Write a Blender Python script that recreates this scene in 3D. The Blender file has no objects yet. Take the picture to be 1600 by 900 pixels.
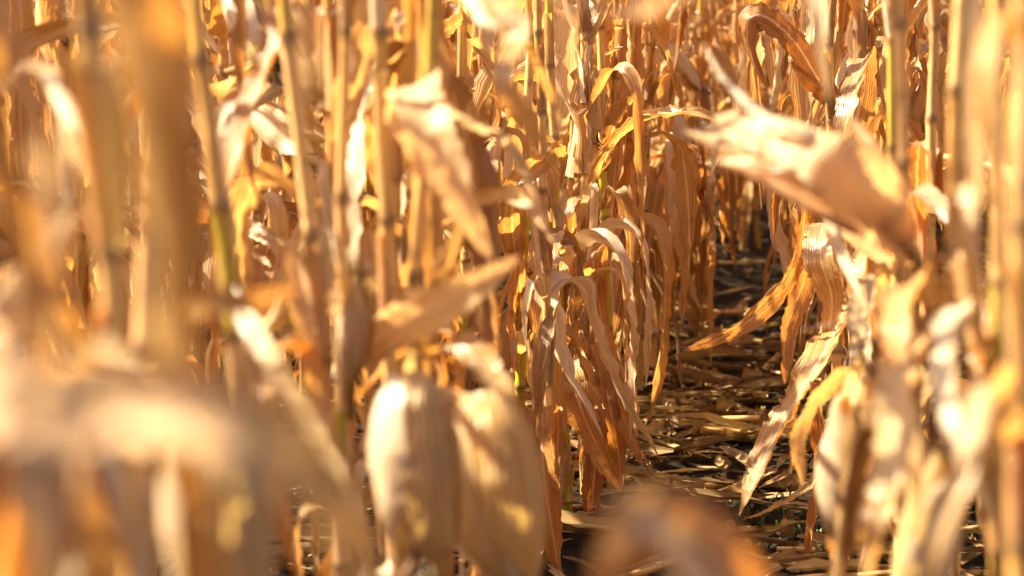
import bpy, math, random
import numpy as np
from mathutils import Vector, Matrix, Quaternion

random.seed(7)
rng = np.random.default_rng(7)
R = math.radians
scene = bpy.context.scene
COL = scene.collection

# ------------------------------------------------------------------ camera
CAM_H, PITCH, LENS = 1.30, 8.2, 85.0
FPX = 1600 * LENS / 36.0
cam_d = bpy.data.cameras.new("camera")
cam = bpy.data.objects.new("camera", cam_d)
COL.objects.link(cam)
cam.location = (0, 0, CAM_H)
cam.rotation_euler = (R(90 - PITCH), 0, 0)
cam_d.lens = LENS
cam_d.sensor_width = 36
cam_d.clip_start = 0.05
cam_d.clip_end = 2000
cam_d.dof.use_dof = True
cam_d.dof.focus_distance = 5.45
cam_d.dof.aperture_fstop = 3.9
scene.camera = cam

# ------------------------------------------------------------------ light
SUN_EL, SUN_AZ = 43.0, -76.0      # azimuth measured from the view direction (+Y), negative = left
world = bpy.data.worlds.new("World")
scene.world = world
world.use_nodes = True
wn = world.node_tree
wn.nodes.clear()
sky = wn.nodes.new('ShaderNodeTexSky')
sky.sky_type = 'NISHITA'
sky.sun_disc = False
sky.sun_elevation = R(SUN_EL)
sky.sun_rotation = R(SUN_AZ)
sky.dust_density = 4.5
sky.ozone_density = .4
bg = wn.nodes.new('ShaderNodeBackground')
bg.inputs[1].default_value = 0.05
wo = wn.nodes.new('ShaderNodeOutputWorld')
wn.links.new(sky.outputs[0], bg.inputs[0])
wn.links.new(bg.outputs[0], wo.inputs[0])

sun_d = bpy.data.lights.new("sun", 'SUN')
sun_d.energy = 5.0
sun_d.angle = R(0.53)
sun_d.color = (1.0, 0.86, 0.61)
sun = bpy.data.objects.new("sun", sun_d)
COL.objects.link(sun)
sdir = Vector((math.sin(R(SUN_AZ)) * math.cos(R(SUN_EL)), math.cos(R(SUN_AZ)) * math.cos(R(SUN_EL)), math.sin(R(SUN_EL))))
sun.rotation_euler = (-sdir).to_track_quat('-Z', 'Y').to_euler()
sun.location = (0, 0, 20)

scene.view_settings.view_transform = 'Standard'
scene.view_settings.look = 'None'
scene.view_settings.gamma = 1
scene.view_settings.exposure = 2.15
scene.render.engine = 'CYCLES'
scene.cycles.max_bounces = 14
scene.cycles.diffuse_bounces = 9
scene.cycles.transmission_bounces = 10
scene.cycles.sample_clamp_indirect = 8


# ------------------------------------------------------------------ helpers
def at(px, py, Y):
    """photo pixel + forward distance -> world point"""
    p = R(PITCH)
    d = Vector(((px - 800) / FPX, math.cos(p) - (py - 450) / FPX * math.sin(p) * 1.0,
                -math.sin(p) - (py - 450) / FPX * math.cos(p)))
    return Vector((0, 0, CAM_H)) + d * (Y / d.y)


def tag(o, label=None, cat=None, group=None, kind=None):
    if label: o['label'] = label
    if cat: o['category'] = cat
    if group: o['group'] = group
    if kind: o['kind'] = kind
    return o


def link(name, data, parent=None, loc=None, rot=None, scl=None):
    o = bpy.data.objects.new(name, data)
    COL.objects.link(o)
    if parent is not None: o.parent = parent
    if loc is not None: o.location = loc
    if rot is not None: o.rotation_euler = rot
    if scl is not None: o.scale = (scl, scl, scl) if not hasattr(scl, '__len__') else scl
    return o


class Geo:
    """collects quads with uvs"""
    def __init__(s):
        s.v, s.f, s.uv, s.n, s.mi = [], [], [], 0, []

    def grid(s, V, UV, mat=0, closed=False):
        # V (n,m,3), UV (n,m,2)
        n, m = V.shape[:2]
        s.v.append(V.reshape(-1, 3)); s.uv.append(UV.reshape(-1, 2))
        i, j = np.meshgrid(np.arange(n - 1), np.arange(m if closed else m - 1), indexing='ij')
        j2 = (j + 1) % m
        q = np.stack([i * m + j, i * m + j2, (i + 1) * m + j2, (i + 1) * m + j], -1).reshape(-1, 4) + s.n
        s.f.append(q); s.mi.append(np.full(len(q), mat)); s.n += n * m

    def add(s, other, M, mat=None):
        """append another Geo transformed by a 4x4"""
        M = np.array(M)
        for V, UV, F, mi in zip(other.v, other.uv, other.f, other.mi):
            s.v.append(V @ M[:3, :3].T + M[:3, 3]); s.uv.append(UV)
        o0 = s.n
        for F, mi in zip(other.f, other.mi):
            s.f.append(F + o0); s.mi.append(mi if mat is None else np.full(len(F), mat))
        s.n += other.n

    def mesh(s, name, mats):
        V = np.concatenate(s.v).astype(np.float32); F = np.concatenate(s.f).astype(np.int32)
        UV = np.concatenate(s.uv).astype(np.float32); MI = np.concatenate(s.mi).astype(np.int32)
        me = bpy.data.meshes.new(name)
        me.vertices.add(len(V)); me.vertices.foreach_set('co', V.ravel())
        me.loops.add(F.size); me.loops.foreach_set('vertex_index', F.ravel())
        me.polygons.add(len(F)); me.polygons.foreach_set('loop_start', np.arange(len(F), dtype=np.int32) * 4)
        me.polygons.foreach_set('material_index', MI)
        ul = me.uv_layers.new(name='UVMap')
        ul.data.foreach_set('uv', UV[F.ravel()].ravel())
        me.update(calc_edges=True)
        me.validate()
        me.shade_smooth()
        for m in (mats if isinstance(mats, (list, tuple)) else [mats]): me.materials.append(m)
        return me


def catmull(P, n):
    P = np.array([list(p) for p in P], float)
    P = np.vstack([2 * P[0] - P[1], P, 2 * P[-1] - P[-2]])
    k = len(P) - 3
    t = np.linspace(0, k, n); i = np.minimum(t.astype(int), k - 1); f = (t - i)[:, None]
    a, b, c, d = P[i], P[i + 1], P[i + 2], P[i + 3]
    return 0.5 * ((2 * b) + (c - a) * f + (2 * a - 5 * b + 4 * c - d) * f ** 2 + (3 * b - a - 3 * c + d) * f ** 3)


def frames(P, S0):
    """transport side vector S along centreline"""
    T = np.gradient(P, axis=0); T /= np.linalg.norm(T, axis=1)[:, None] + 1e-9
    S = np.zeros_like(P); s = np.array(S0, float)
    for i in range(len(P)):
        s = s - T[i] * np.dot(s, T[i]); s = s / (np.linalg.norm(s) + 1e-9); S[i] = s
    return T, S


US = {7: np.array([-1, -.66, -.3, 0, .3, .66, 1.]), 5: np.array([-1, -.5, 0, .5, 1.]), 3: np.array([-1, 0, 1.]),
      9: np.array([-1, -.78, -.52, -.24, 0, .24, .52, .78, 1.])}


def ribbon(P, S0, W, curl, twist=None, wave=0.0, m=7, fold=0.12, vlen=None, wfreq=26, crinkle=0.0, v0=0.0, rg=None, ragged=0.0):
    """P centreline (n,3), W half width (n), curl half angle (n), twist (n) radians"""
    rg = rg or rng
    n = len(P); u = US[m]
    T, S = frames(P, S0)
    if twist is not None:
        N0 = np.cross(T, S); c, s_ = np.cos(twist)[:, None], np.sin(twist)[:, None]
        S = S * c + N0 * s_
    N = np.cross(T, S)
    W = np.broadcast_to(W, (n,)); a = np.maximum(np.broadcast_to(curl, (n,)), 1e-3)
    seg = np.r_[0, np.cumsum(np.linalg.norm(np.diff(P, axis=0), axis=1))]
    ua = a[:, None] * u[None]
    X = W[:, None] * np.sin(ua) / a[:, None]
    Z = W[:, None] * (1 - np.cos(ua)) / a[:, None]
    Z = Z + W[:, None] * fold * np.abs(u)[None]
    if wave > 0:
        for sd in (-1, 1):
            ph, f1 = rg.uniform(0, 6.28), wfreq * rg.uniform(.7, 1.3)
            wv = wave * (np.sin(seg * f1 + ph) + .6 * np.sin(seg * f1 * 2.3 + ph * 2)) * np.minimum(1, W / 0.02)
            k = np.clip(u * sd, 0, 1) ** 1.6
            Z = Z + wv[:, None] * k[None]
            X = X - sd * np.abs(wv)[:, None] * k[None] * .35
    if crinkle > 0:
        nn = rg.normal(0, 1, Z.shape) + np.vstack([rg.normal(0, 1, (2, m)), Z[2:] * 0 + rg.normal(0, 1, (n - 2, m))]).cumsum(0) * .25
        nn = nn - np.linspace(nn[0], nn[-1], n)
        Z = Z + crinkle * nn * np.minimum(1, W / 0.02)[:, None]
        X = X * (1 + rg.normal(0, .05, (n, 1)) * np.where(X > 0, 1, rg.uniform(0, 1)))
    if ragged > 0:
        for e in (0, m - 1):
            cut = np.where(rg.random(n) < .22, rg.uniform(.1, ragged, n), rg.uniform(0, .08, n))
            X[:, e] *= 1 - cut
            if m > 5:
                e2 = 1 if e == 0 else m - 2
                X[:, e2] *= 1 - np.maximum(0, cut - .25) * .9
    V = P[:, None] + S[:, None] * X[..., None] + N[:, None] * Z[..., None]
    UV = np.stack([np.broadcast_to(u * .5 + .5, (n, m)), np.broadcast_to((seg + v0)[:, None], (n, m))], -1)
    return V, UV


def tube(P, r, m, v=None):
    T, S = frames(P, (1, .13, .07))
    N = np.cross(T, S); a = np.arange(m) * 2 * math.pi / m
    r = np.broadcast_to(r, (len(P),))
    V = P[:, None] + r[:, None, None] * (S[:, None] * np.cos(a)[None, :, None] + N[:, None] * np.sin(a)[None, :, None])
    if v is None: v = np.r_[0, np.cumsum(np.linalg.norm(np.diff(P, axis=0), axis=1))]
    UV = np.stack([np.broadcast_to(a / 6.2832, (len(P), m)), np.broadcast_to(v[:, None], (len(P), m))], -1)
    return V, UV


# ------------------------------------------------------------------ materials
def nt(name):
    m = bpy.data.materials.new(name); m.use_nodes = True
    t = m.node_tree; t.nodes.clear()
    return m, t, lambda k, **kw: mk(t, k, **kw)


def mk(t, k, **kw):
    n = t.nodes.new(k)
    for a, b in kw.items(): setattr(n, a, b)
    return n


def math_n(t, op, a, b=None, c=None):
    n = t.nodes.new('ShaderNodeMath'); n.operation = op
    for i, x in enumerate((a, b, c)):
        if x is None: continue
        if isinstance(x, (int, float)): n.inputs[i].default_value = x
        else: t.links.new(x, n.inputs[i])
    return n.outputs[0]


def ramp(t, fac, stops):
    n = t.nodes.new('ShaderNodeValToRGB'); e = n.color_ramp.elements
    while len(e) < len(stops): e.new(0.5)
    for el, (p, c) in zip(e, stops): el.position = p; el.color = (*c, 1)
    t.links.new(fac, n.inputs[0]); return n.outputs[0]


def mixc(t, f, a, b, mode='MIX'):
    n = t.nodes.new('ShaderNodeMix'); n.data_type = 'RGBA'; n.blend_type = mode
    for s, x in ((n.inputs[0], f), (n.inputs[6], a), (n.inputs[7], b)):
        if isinstance(x, (int, float)): s.default_value = x
        elif isinstance(x, tuple): s.default_value = (*x, 1)
        else: t.links.new(x, s)
    return n.outputs[2]


def rand_val(t):
    oi = t.nodes.new('ShaderNodeObjectInfo'); g = t.nodes.new('ShaderNodeNewGeometry')
    return math_n(t, 'FRACT', math_n(t, 'ADD', oi.outputs['Random'], math_n(t, 'MULTIPLY', g.outputs['Random Per Island'], 3.7)))


def leaf_mat(name, stops, tmul, trans=.42, rough=.45, spots=.6, vein=34, bump=.35, spec=.5):
    m, t, N = nt(name)
    L = t.links.new
    uv = N('ShaderNodeUVMap'); uv.uv_map = 'UVMap'
    sep = N('ShaderNodeSeparateXYZ'); L(uv.outputs[0], sep.inputs[0])
    u, v = sep.outputs[0], sep.outputs[1]
    rv = rand_val(t)
    col = ramp(t, rv, stops)
    # long streaks
    cmb = N('ShaderNodeCombineXYZ'); L(math_n(t, 'MULTIPLY', u, 9.0), cmb.inputs[0]); L(math_n(t, 'MULTIPLY', v, 5.0), cmb.inputs[1]); L(math_n(t, 'MULTIPLY', rv, 37.0), cmb.inputs[2])
    nz = N('ShaderNodeTexNoise'); L(cmb.outputs[0], nz.inputs['Vector']); nz.inputs['Scale'].default_value = 1.6; nz.inputs['Detail'].default_value = 5
    streak = ramp(t, nz.outputs[0], [(.3, (.74, .66, .55)), (.5, (1, 1, 1)), (.72, (1.16, 1.18, 1.22))])
    col = mixc(t, 1.0, col, streak, 'MULTIPLY')
    # brown blotches and specks
    tc = N('ShaderNodeTexCoord')
    n2 = N('ShaderNodeTexNoise'); L(tc.outputs['Object'], n2.inputs['Vector']); n2.inputs['Scale'].default_value = 26; n2.inputs['Detail'].default_value = 7; n2.inputs['Roughness'].default_value = .65
    bl = ramp(t, n2.outputs[0], [(.55, (0, 0, 0)), (.72, (1, 1, 1))])
    col = mixc(t, math_n(t, 'MULTIPLY', bl, spots * .75), col, (.25, .115, .04))
    n3 = N('ShaderNodeTexNoise'); L(tc.outputs['Object'], n3.inputs['Vector']); n3.inputs['Scale'].default_value = 170; n3.inputs['Detail'].default_value = 2
    sp = ramp(t, n3.outputs[0], [(.68, (0, 0, 0)), (.74, (1, 1, 1))])
    col = mixc(t, math_n(t, 'MULTIPLY', sp, spots * .7), col, (.16, .08, .035))
    # veins
    vn = math_n(t, 'SINE', math_n(t, 'MULTIPLY', math_n(t, 'ADD', u, math_n(t, 'MULTIPLY', nz.outputs[0], .02)), vein * 6.2832))
    vcol = ramp(t, math_n(t, 'MULTIPLY_ADD', vn, .5, .5), [(0, (.70, .64, .56)), (1, (1.10, 1.10, 1.10))])
    col = mixc(t, .8, col, mixc(t, 1.0, col, vcol, 'MULTIPLY'))
    # midrib paler
    mr = ramp(t, math_n(t, 'ABSOLUTE', math_n(t, 'SUBTRACT', u, .5)), [(.02, (1, 1, 1)), (.05, (0, 0, 0))])
    col = mixc(t, math_n(t, 'MULTIPLY', mr, .7), col, (.80, .66, .42))
    bp = N('ShaderNodeBump'); bp.inputs['Strength'].default_value = bump; bp.inputs['Distance'].default_value = .0012
    hb = math_n(t, 'ADD', math_n(t, 'MULTIPLY', vn, .5), math_n(t, 'MULTIPLY', nz.outputs[0], 3.0))
    L(hb, bp.inputs['Height'])
    pr = N('ShaderNodeBsdfPrincipled'); L(col, pr.inputs['Base Color']); pr.inputs['Roughness'].default_value = rough
    pr.inputs['Specular IOR Level'].default_value = spec
    L(bp.outputs[0], pr.inputs['Normal'])
    tr = N('ShaderNodeBsdfTranslucent'); L(mixc(t, 1.0, col, tmul, 'MULTIPLY'), tr.inputs[0]); L(bp.outputs[0], tr.inputs[1])
    mx = N('ShaderNodeMixShader'); mx.inputs[0].default_value = trans
    L(pr.outputs[0], mx.inputs[1]); L(tr.outputs[0], mx.inputs[2])
    out = N('ShaderNodeOutputMaterial'); L(mx.outputs[0], out.inputs[0])
    return m


LEAF_STOPS = [(0, (.66, .49, .24)), (.14, (.34, .19, .08)), (.26, (.60, .40, .16)), (.42, (.74, .56, .31)), (.54, (.50, .30, .11)), (.66, (.52, .41, .26)), (.80, (.64, .43, .18)), (1, (.78, .64, .41))]
M_leaf = leaf_mat('dry_leaf', LEAF_STOPS, (1.36, .93, .42), trans=.43, rough=.28, spec=.85, vein=15, bump=.6)
M_pale = leaf_mat('bleached_leaf', [(0, (.76, .62, .43)), (1, (.82, .70, .52))], (1.15, .9, .6), trans=.3, spots=.25, rough=.36, spec=.7)
M_rust = leaf_mat('rust_leaf', [(0, (.54, .30, .10)), (.3, (.36, .18, .06)), (.5, (.62, .38, .14)), (1, (.56, .36, .15))], (1.42, .88, .36), vein=15, bump=.6, trans=.40, spots=.9)
M_husk = leaf_mat('husk', [(0, (.86, .68, .33)), (.5, (.88, .73, .40)), (1, (.80, .60, .27))], (1.12, .95, .58), trans=.56, spots=.12, vein=13, bump=1.0, rough=.38)
M_peach = leaf_mat('peach_leaf', [(0, (.84, .65, .38)), (1, (.86, .68, .41))], (1.2, .9, .6), trans=.5, spots=.15, vein=14)
M_matte_shade = leaf_mat('shaded_dull_leaf', [(0, (.62, .41, .235)), (1, (.64, .43, .25))], (1.1, .9, .6), trans=.12, spots=.4, rough=.6, spec=.2)  # darker leaf tone: shade on the near left leaves put into the colour
M_weather_shade = leaf_mat('weathered_shade_leaf', [(0, (.42, .27, .11)), (.3, (.30, .175, .07)), (.5, (.54, .36, .16)), (.8, (.38, .28, .16)), (1, (.48, .31, .12))], (1.3, .85, .42), trans=.36, spots=1.0, rough=.5, spec=.35, bump=.6)  # weathered brown, darkened further to paint shade between the plants
M_litter = leaf_mat('litter_leaf', [(0, (.34, .22, .09)), (.4, (.50, .36, .16)), (.7, (.18, .11, .05)), (1, (.62, .47, .25))], (1.1, .9, .6), trans=.12, spots=1.0, rough=.8, spec=.15)
M_brown = leaf_mat('silk', [(0, (.10, .045, .02)), (1, (.2, .1, .045))], (1.2, .8, .5), trans=.25, spots=.5)


def stalk_mat(green=False):
    m, t, N = nt('green_stalk' if green else 'stalk'); L = t.links.new
    uv = N('ShaderNodeUVMap'); uv.uv_map = 'UVMap'
    sep = N('ShaderNodeSeparateXYZ'); L(uv.outputs[0], sep.inputs[0])
    v = sep.outputs[1]; fr = math_n(t, 'FRACT', v); rv = rand_val(t)
    wn_ = N('ShaderNodeTexWhiteNoise', noise_dimensions='2D')
    c2 = N('ShaderNodeCombineXYZ'); L(math_n(t, 'FLOOR', v), c2.inputs[0]); L(rv, c2.inputs[1]); L(c2.outputs[0], wn_.inputs['Vector'])
    base = ramp(t, wn_.outputs[0], [(0, (.78, .51, .22)), (.3, (.72, .44, .16)), (.66, (.66, .38, .12)), (.72, (.50, .37, .04)), (.78, (.74, .50, .26)), (.95, (.58, .34, .13)), (1, (.48, .36, .04))]) if not green else ramp(t, wn_.outputs[0], [(0, (.50, .40, .03)), (1, (.44, .38, .02))])
    c3 = N('ShaderNodeCombineXYZ'); L(math_n(t, 'MULTIPLY', sep.outputs[0], 14.0), c3.inputs[0]); L(math_n(t, 'MULTIPLY', v, 1.2), c3.inputs[1]); L(math_n(t, 'MULTIPLY', rv, 31.0), c3.inputs[2])
    nz = N('ShaderNodeTexNoise'); L(c3.outputs[0], nz.inputs['Vector']); nz.inputs['Scale'].default_value = 1.5; nz.inputs['Detail'].default_value = 6
    col = mixc(t, 1.0, base, ramp(t, nz.outputs[0], [(.3, (.68, .6, .5)), (.55, (1, 1, 1)), (.75, (1.2, 1.15, 1.1))]), 'MULTIPLY')
    # dark node band and scuffed brown below it
    nb = ramp(t, fr, [(0, (1, 1, 1)), (.035, (.9, .9, .9)), (.07, (0, 0, 0)), (.93, (0, 0, 0)), (1, (1, 1, 1))])
    col = mixc(t, math_n(t, 'MULTIPLY', nb, .85), col, (.15, .08, .035))
    tc = N('ShaderNodeTexCoord')
    n2 = N('ShaderNodeTexNoise'); L(tc.outputs['Object'], n2.inputs['Vector']); n2.inputs['Scale'].default_value = 45; n2.inputs['Detail'].default_value = 5
    col = mixc(t, math_n(t, 'MULTIPLY', ramp(t, n2.outputs[0], [(.58, (0, 0, 0)), (.7, (1, 1, 1))]), .5), col, (.22, .11, .045))
    bp = N('ShaderNodeBump'); bp.inputs['Strength'].default_value = .4; bp.inputs['Distance'].default_value = .001; L(nz.outputs[0], bp.inputs['Height'])
    pr = N('ShaderNodeBsdfPrincipled'); L(col, pr.inputs['Base Color']); pr.inputs['Roughness'].default_value = .30; L(bp.outputs[0], pr.inputs['Normal'])
    pr.inputs['Specular IOR Level'].default_value = .6
    out = N('ShaderNodeOutputMaterial'); L(pr.outputs[0], out.inputs[0])
    return m


M_stalk = stalk_mat()
M_green = stalk_mat(True)


def soil_mat():
    m, t, N = nt('soil'); L = t.links.new
    tc = N('ShaderNodeTexCoord')
    n1 = N('ShaderNodeTexNoise'); L(tc.outputs['Object'], n1.inputs['Vector']); n1.inputs['Scale'].default_value = 9; n1.inputs['Detail'].default_value = 9; n1.inputs['Roughness'].default_value = .68
    n2 = N('ShaderNodeTexVoronoi'); L(tc.outputs['Object'], n2.inputs['Vector']); n2.inputs['Scale'].default_value = 60
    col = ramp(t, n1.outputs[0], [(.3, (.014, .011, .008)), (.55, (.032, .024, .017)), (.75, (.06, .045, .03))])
    bp = N('ShaderNodeBump'); bp.inputs['Strength'].default_value = .9; bp.inputs['Distance'].default_value = .02
    L(math_n(t, 'ADD', n1.outputs[0], math_n(t, 'MULTIPLY', n2.outputs[0], .35)), bp.inputs['Height'])
    pr = N('ShaderNodeBsdfPrincipled'); L(col, pr.inputs['Base Color']); pr.inputs['Roughness'].default_value = .95; pr.inputs['Specular IOR Level'].default_value = .08; L(bp.outputs[0], pr.inputs['Normal'])
    out = N('ShaderNodeOutputMaterial'); L(pr.outputs[0], out.inputs[0])
    return m


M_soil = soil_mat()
m, t, N = nt('weed_green')
pr = N('ShaderNodeBsdfPrincipled'); pr.inputs['Base Color'].default_value = (.07, .13, .03, 1); pr.inputs['Roughness'].default_value = .6
o_ = N('ShaderNodeOutputMaterial'); t.links.new(pr.outputs[0], o_.inputs[0])
M_weed = m

# ------------------------------------------------------------------ ground
ROW_T = 0.110        # sideways drift of the rows per metre of depth
ROW_X0 = -0.15       # path centre line at Y = 0
ROW_SP = 0.76


def path_x(Y):        # the rows bend slightly to the right beyond nine metres
    return ROW_X0 + ROW_T * Y + .030 * np.maximum(0, Y - 7.8) ** 2 * (Y < 13) + (Y >= 13) * (.811 + .312 * (Y - 13)) * (Y < 30)


def row_x(k, Y):      # k = 0 first row left of the path, -1 first row right of it
    return float(path_x(Y)) - ROW_SP / 2 - ROW_SP * k


def ground_h(x, y):
    r = (x - path_x(y)) / ROW_SP          # 0 at path centre, .5 at rows
    ridge = -.022 * np.cos(2 * math.pi * r)
    n = .010 * np.sin(x * 23 + 3 * np.sin(y * 7)) * np.sin(y * 19 + 2 * np.sin(x * 11)) + .006 * np.sin(x * 61 + y * 13) * np.sin(y * 53 - x * 17) + .004 * np.sin(x * 131 - y * 37) * np.sin(y * 127 + x * 41)
    return ridge + n


def nonuni(lo, a, b, hi, step, nout):
    g = (np.linspace(0, 1, nout) ** 3)
    return np.r_[(a - (a - lo) * g[::-1])[:-1], np.arange(a, b, step), b + (hi - b) * g]


gx = nonuni(-900, -3.0, 3.2, 900, .022, 14)
gy = nonuni(-900, 2.5, 12.5, 1500, .03, 16)
X, Y_ = np.meshgrid(gx, gy, indexing='xy')
near = np.clip((13.5 - np.hypot(X, Y_)) / 2, 0, 1)
Z = ground_h(X, Y_) * near
g = Geo(); g.grid(np.stack([X, Y_, Z], -1), np.stack([X, Y_], -1))
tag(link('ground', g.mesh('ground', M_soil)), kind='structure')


# ------------------------------------------------------------------ leaf bank
def leaf_geo(kind, L, W, n, m, rg):
    """sheath wrapped round the stalk, then a blade; base at origin, grows to +X"""
    r0 = .0125
    hs = rg.uniform(.09, .14)
    ns = max(3, n // 5); nb = n - ns
    s = np.linspace(0, 1, nb)
    if kind == 'hang':
        th0, brk, th1, sh = rg.uniform(.3, .8), rg.uniform(.10, .35), rg.uniform(2.75, 3.25), rg.uniform(14, 40)
        th = th0 + (th1 - th0) / (1 + np.exp(-(s - brk) * sh))
        th = th + rg.uniform(-.25, .25) * np.sin(s * rg.uniform(4, 9) + rg.uniform(0, 6))
    elif kind == 'collapse':
        th = 2.5 + .6 * s + .2 * np.sin(s * 9 + rg.uniform(0, 6)); th[0] = 1.2
    elif kind == 'arch':
        th = rg.uniform(.25, .55) + (s ** rg.uniform(.8, 1.4)) * rg.uniform(1.9, 2.8)
    elif kind == 'up':
        th = rg.uniform(.15, .35) + s * rg.uniform(.5, 1.1)
    az = np.cumsum(rg.normal(0, .05, nb)) + rg.uniform(-.9, .9) * s ** 2
    ds = L / nb
    dx = np.sin(th) * np.cos(az); dy = np.sin(th) * np.sin(az); dz = np.cos(th)
    B = np.cumsum(np.stack([dx, dy, dz], -1) * ds, 0) + np.array([r0 + .002, 0, hs])
    Sh = np.stack([np.full(ns, r0 + .0015), np.zeros(ns), np.linspace(0, hs, ns)], -1)
    P = np.vstack([Sh, B])
    w = W * np.minimum(1, .45 + s * 4) * (1 - s ** rg.uniform(2.2, 4)) ** .8 * (1 + .16 * np.sin(s * 13 + rg.uniform(0, 6)) + .08 * np.sin(s * 41 + rg.uniform(0, 6)))
    w = np.maximum(w, .0012)
    cs = np.linspace(2.7, 1.9, ns)
    Wd = np.r_[r0 * cs * 1.12, w]
    cb = rg.uniform(.2, 1.3) + rg.uniform(0, 1.1) * np.sin(s * rg.uniform(2, 8) + rg.uniform(0, 6))
    cb = np.abs(cb); cb[0] = max(cb[0], 1.2)
    C = np.r_[cs, cb]
    tw = np.r_[np.zeros(ns), np.cumsum(rg.normal(0, .12, nb)) * .6 + rg.uniform(-3.4, 3.4) * s ** 1.3]
    V, UV = ribbon(P, (0, 1, 0), Wd, C, tw, wave=rg.uniform(.003, .008) if n > 12 else .003, m=m, crinkle=.0020, fold=rg.uniform(0, .5), ragged=.5 if n > 12 else 0, rg=rg, wfreq=rg.uniform(18, 40), v0=rg.uniform(0, 9))
    ge = Geo(); ge.grid(V, UV)
    return ge


KINDS = ['hang', 'hang', 'hang', 'arch', 'collapse', 'hang', 'arch', 'up']
leaf_bank, leaf_geo_lo = [], []
for i in range(56):
    rg = np.random.default_rng(100 + i)
    k = KINDS[i % 8]
    L_ = rg.uniform(.4, .8) if k != 'up' else rg.uniform(.35, .6)
    W_ = rg.uniform(.009, .040)
    me = leaf_geo(k, L_, W_, 44, 7, rg).mesh('leaf', [M_leaf, M_pale, M_rust][(0, 0, 1, 0, 2, 0, 0, 1, 0, 0, 0)[i % 11]])
    leaf_bank.append((k, me))
for i in range(24):
    rg = np.random.default_rng(300 + i)
    k = KINDS[i % 8]
    leaf_geo_lo.append(leaf_geo(k, rg.uniform(.4, .75), rg.uniform(.013, .030), 11, 3, rg))
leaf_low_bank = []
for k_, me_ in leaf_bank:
    c_ = me_.copy(); c_.materials.clear(); c_.materials.append(M_weather_shade); leaf_low_bank.append((k_, c_))  # low leaves: old and browner, with the dark of the gaps in their colour
leaf_lo = [g_.mesh('leaf', M_leaf if i % 6 else M_rust) for i, g_ in enumerate(leaf_geo_lo)]


# ------------------------------------------------------------------ stalks
def stalk_geo(nodes, r0=.0125, r1=.006, m=12, rg=None, bend=.012):
    """nodes: list of heights (last = top)"""
    rg = rg or rng
    H = nodes[-1]
    ox, oy = rg.uniform(0, 6, 2)
    zs, rr, vv = [], [], []
    prev = -.05
    hs = [-.05] + list(nodes)
    for i in range(len(hs) - 1):
        a, b = hs[i], hs[i + 1]
        for f, k in ((0, 1.22), (.03, 1.16), (.07, .98), (.3, .95), (.6, .96), (.9, 1.0), (.965, 1.13)):
            z = a + (b - a) * f; zs.append(z); rr.append((r0 + (r1 - r0) * max(0, z) / H) * k); vv.append(i + f)
    zs.append(H); rr.append(r1 * .5); vv.append(len(hs) - 1.0)
    zs, rr, vv = map(np.array, (zs, rr, vv))
    zig = .0035 * (np.abs((vv % 2) - 1) - .5)
    P = np.stack([bend * np.sin(zs * 1.7 + ox) - bend * math.sin(ox) + zig, bend * np.sin(zs * 1.3 + oy) - bend * math.sin(oy), zs], -1)
    g_ = Geo(); g_.grid(*tube(P, rr, m, vv + rg.integers(0, 40)), closed=True)

    def pos(z): return Vector([float(np.interp(z, zs, P[:, c])) for c in range(3)])
    return g_, pos


stalk_bank = []
for i in range(14):
    rg = np.random.default_rng(500 + i)
    nodes, z = [], rg.uniform(.03, .07); gap = .09
    while z < rg.uniform(1.85, 2.1):
        nodes.append(z); z += gap * rg.uniform(.85, 1.15); gap = min(.17, gap + .022)
    nodes.append(z)
    g_, pos = stalk_geo(nodes, rg.uniform(.0105, .0135), .0055, 12, rg, rg.uniform(.005, .03))
    g_lo, _ = stalk_geo([nodes[k] for k in range(1, len(nodes), 3)] + [nodes[-1]], .012, .0055, 5, rg)
    stalk_bank.append((g_.mesh('stalk', M_stalk), nodes, pos, g_lo))


# ------------------------------------------------------------------ ears
def ear_body_geo(L, rad, m=14, n=14):
    s = np.linspace(0, 1, n)
    r = rad * np.sin(np.clip(s * .96 + .05, 0, 1) * math.pi) ** .55 * (1 - .25 * s)
    r[0] = .006; r[-1] = .003
    P = np.stack([np.zeros(n), np.zeros(n), s * L], -1)
    g_ = Geo(); g_.grid(*tube(P, r, m), closed=True)
    return g_


def husk_leaf_geo(L, rad, phi, cover, flare, rg, n=20, m=9):
    """one husk leaf lying on the ear, base at origin, pointing up z, tip may peel away"""
    s = np.linspace(0, 1, n)
    env = rad * np.sin(np.clip(s * .93 + .055, 0, 1) * math.pi) ** .55 * (1 - .25 * s) + .0015
    Lx = L * rg.uniform(1.0, 1.22)
    out = env + flare * np.clip(s - .62, 0, 1) ** 1.5 * rg.uniform(.6, 1.6)
    P = np.stack([out, rg.uniform(-.012, .012) * s ** 3, s * Lx - .2 * flare * s ** 6], -1)
    W = env * cover * np.clip((1 - s) * 3.2, .04, 1) ** .75 * np.minimum(1, .5 + s * 5)
    C = cover * np.clip(1.15 - .6 * s ** 3, .25, 1)
    V, UV = ribbon(P, (0, 1, 0), W, C, rg.uniform(-.3, .3) * s ** 2, wave=.0016, m=m, fold=0.0, crinkle=.0005, wfreq=30, rg=rg, v0=rg.uniform(0, 9))
    c, s_ = math.cos(phi), math.sin(phi)
    V = V @ np.array([[c, s_, 0], [-s_, c, 0], [0, 0, 1]])
    g_ = Geo(); g_.grid(V, UV)
    return g_


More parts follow.
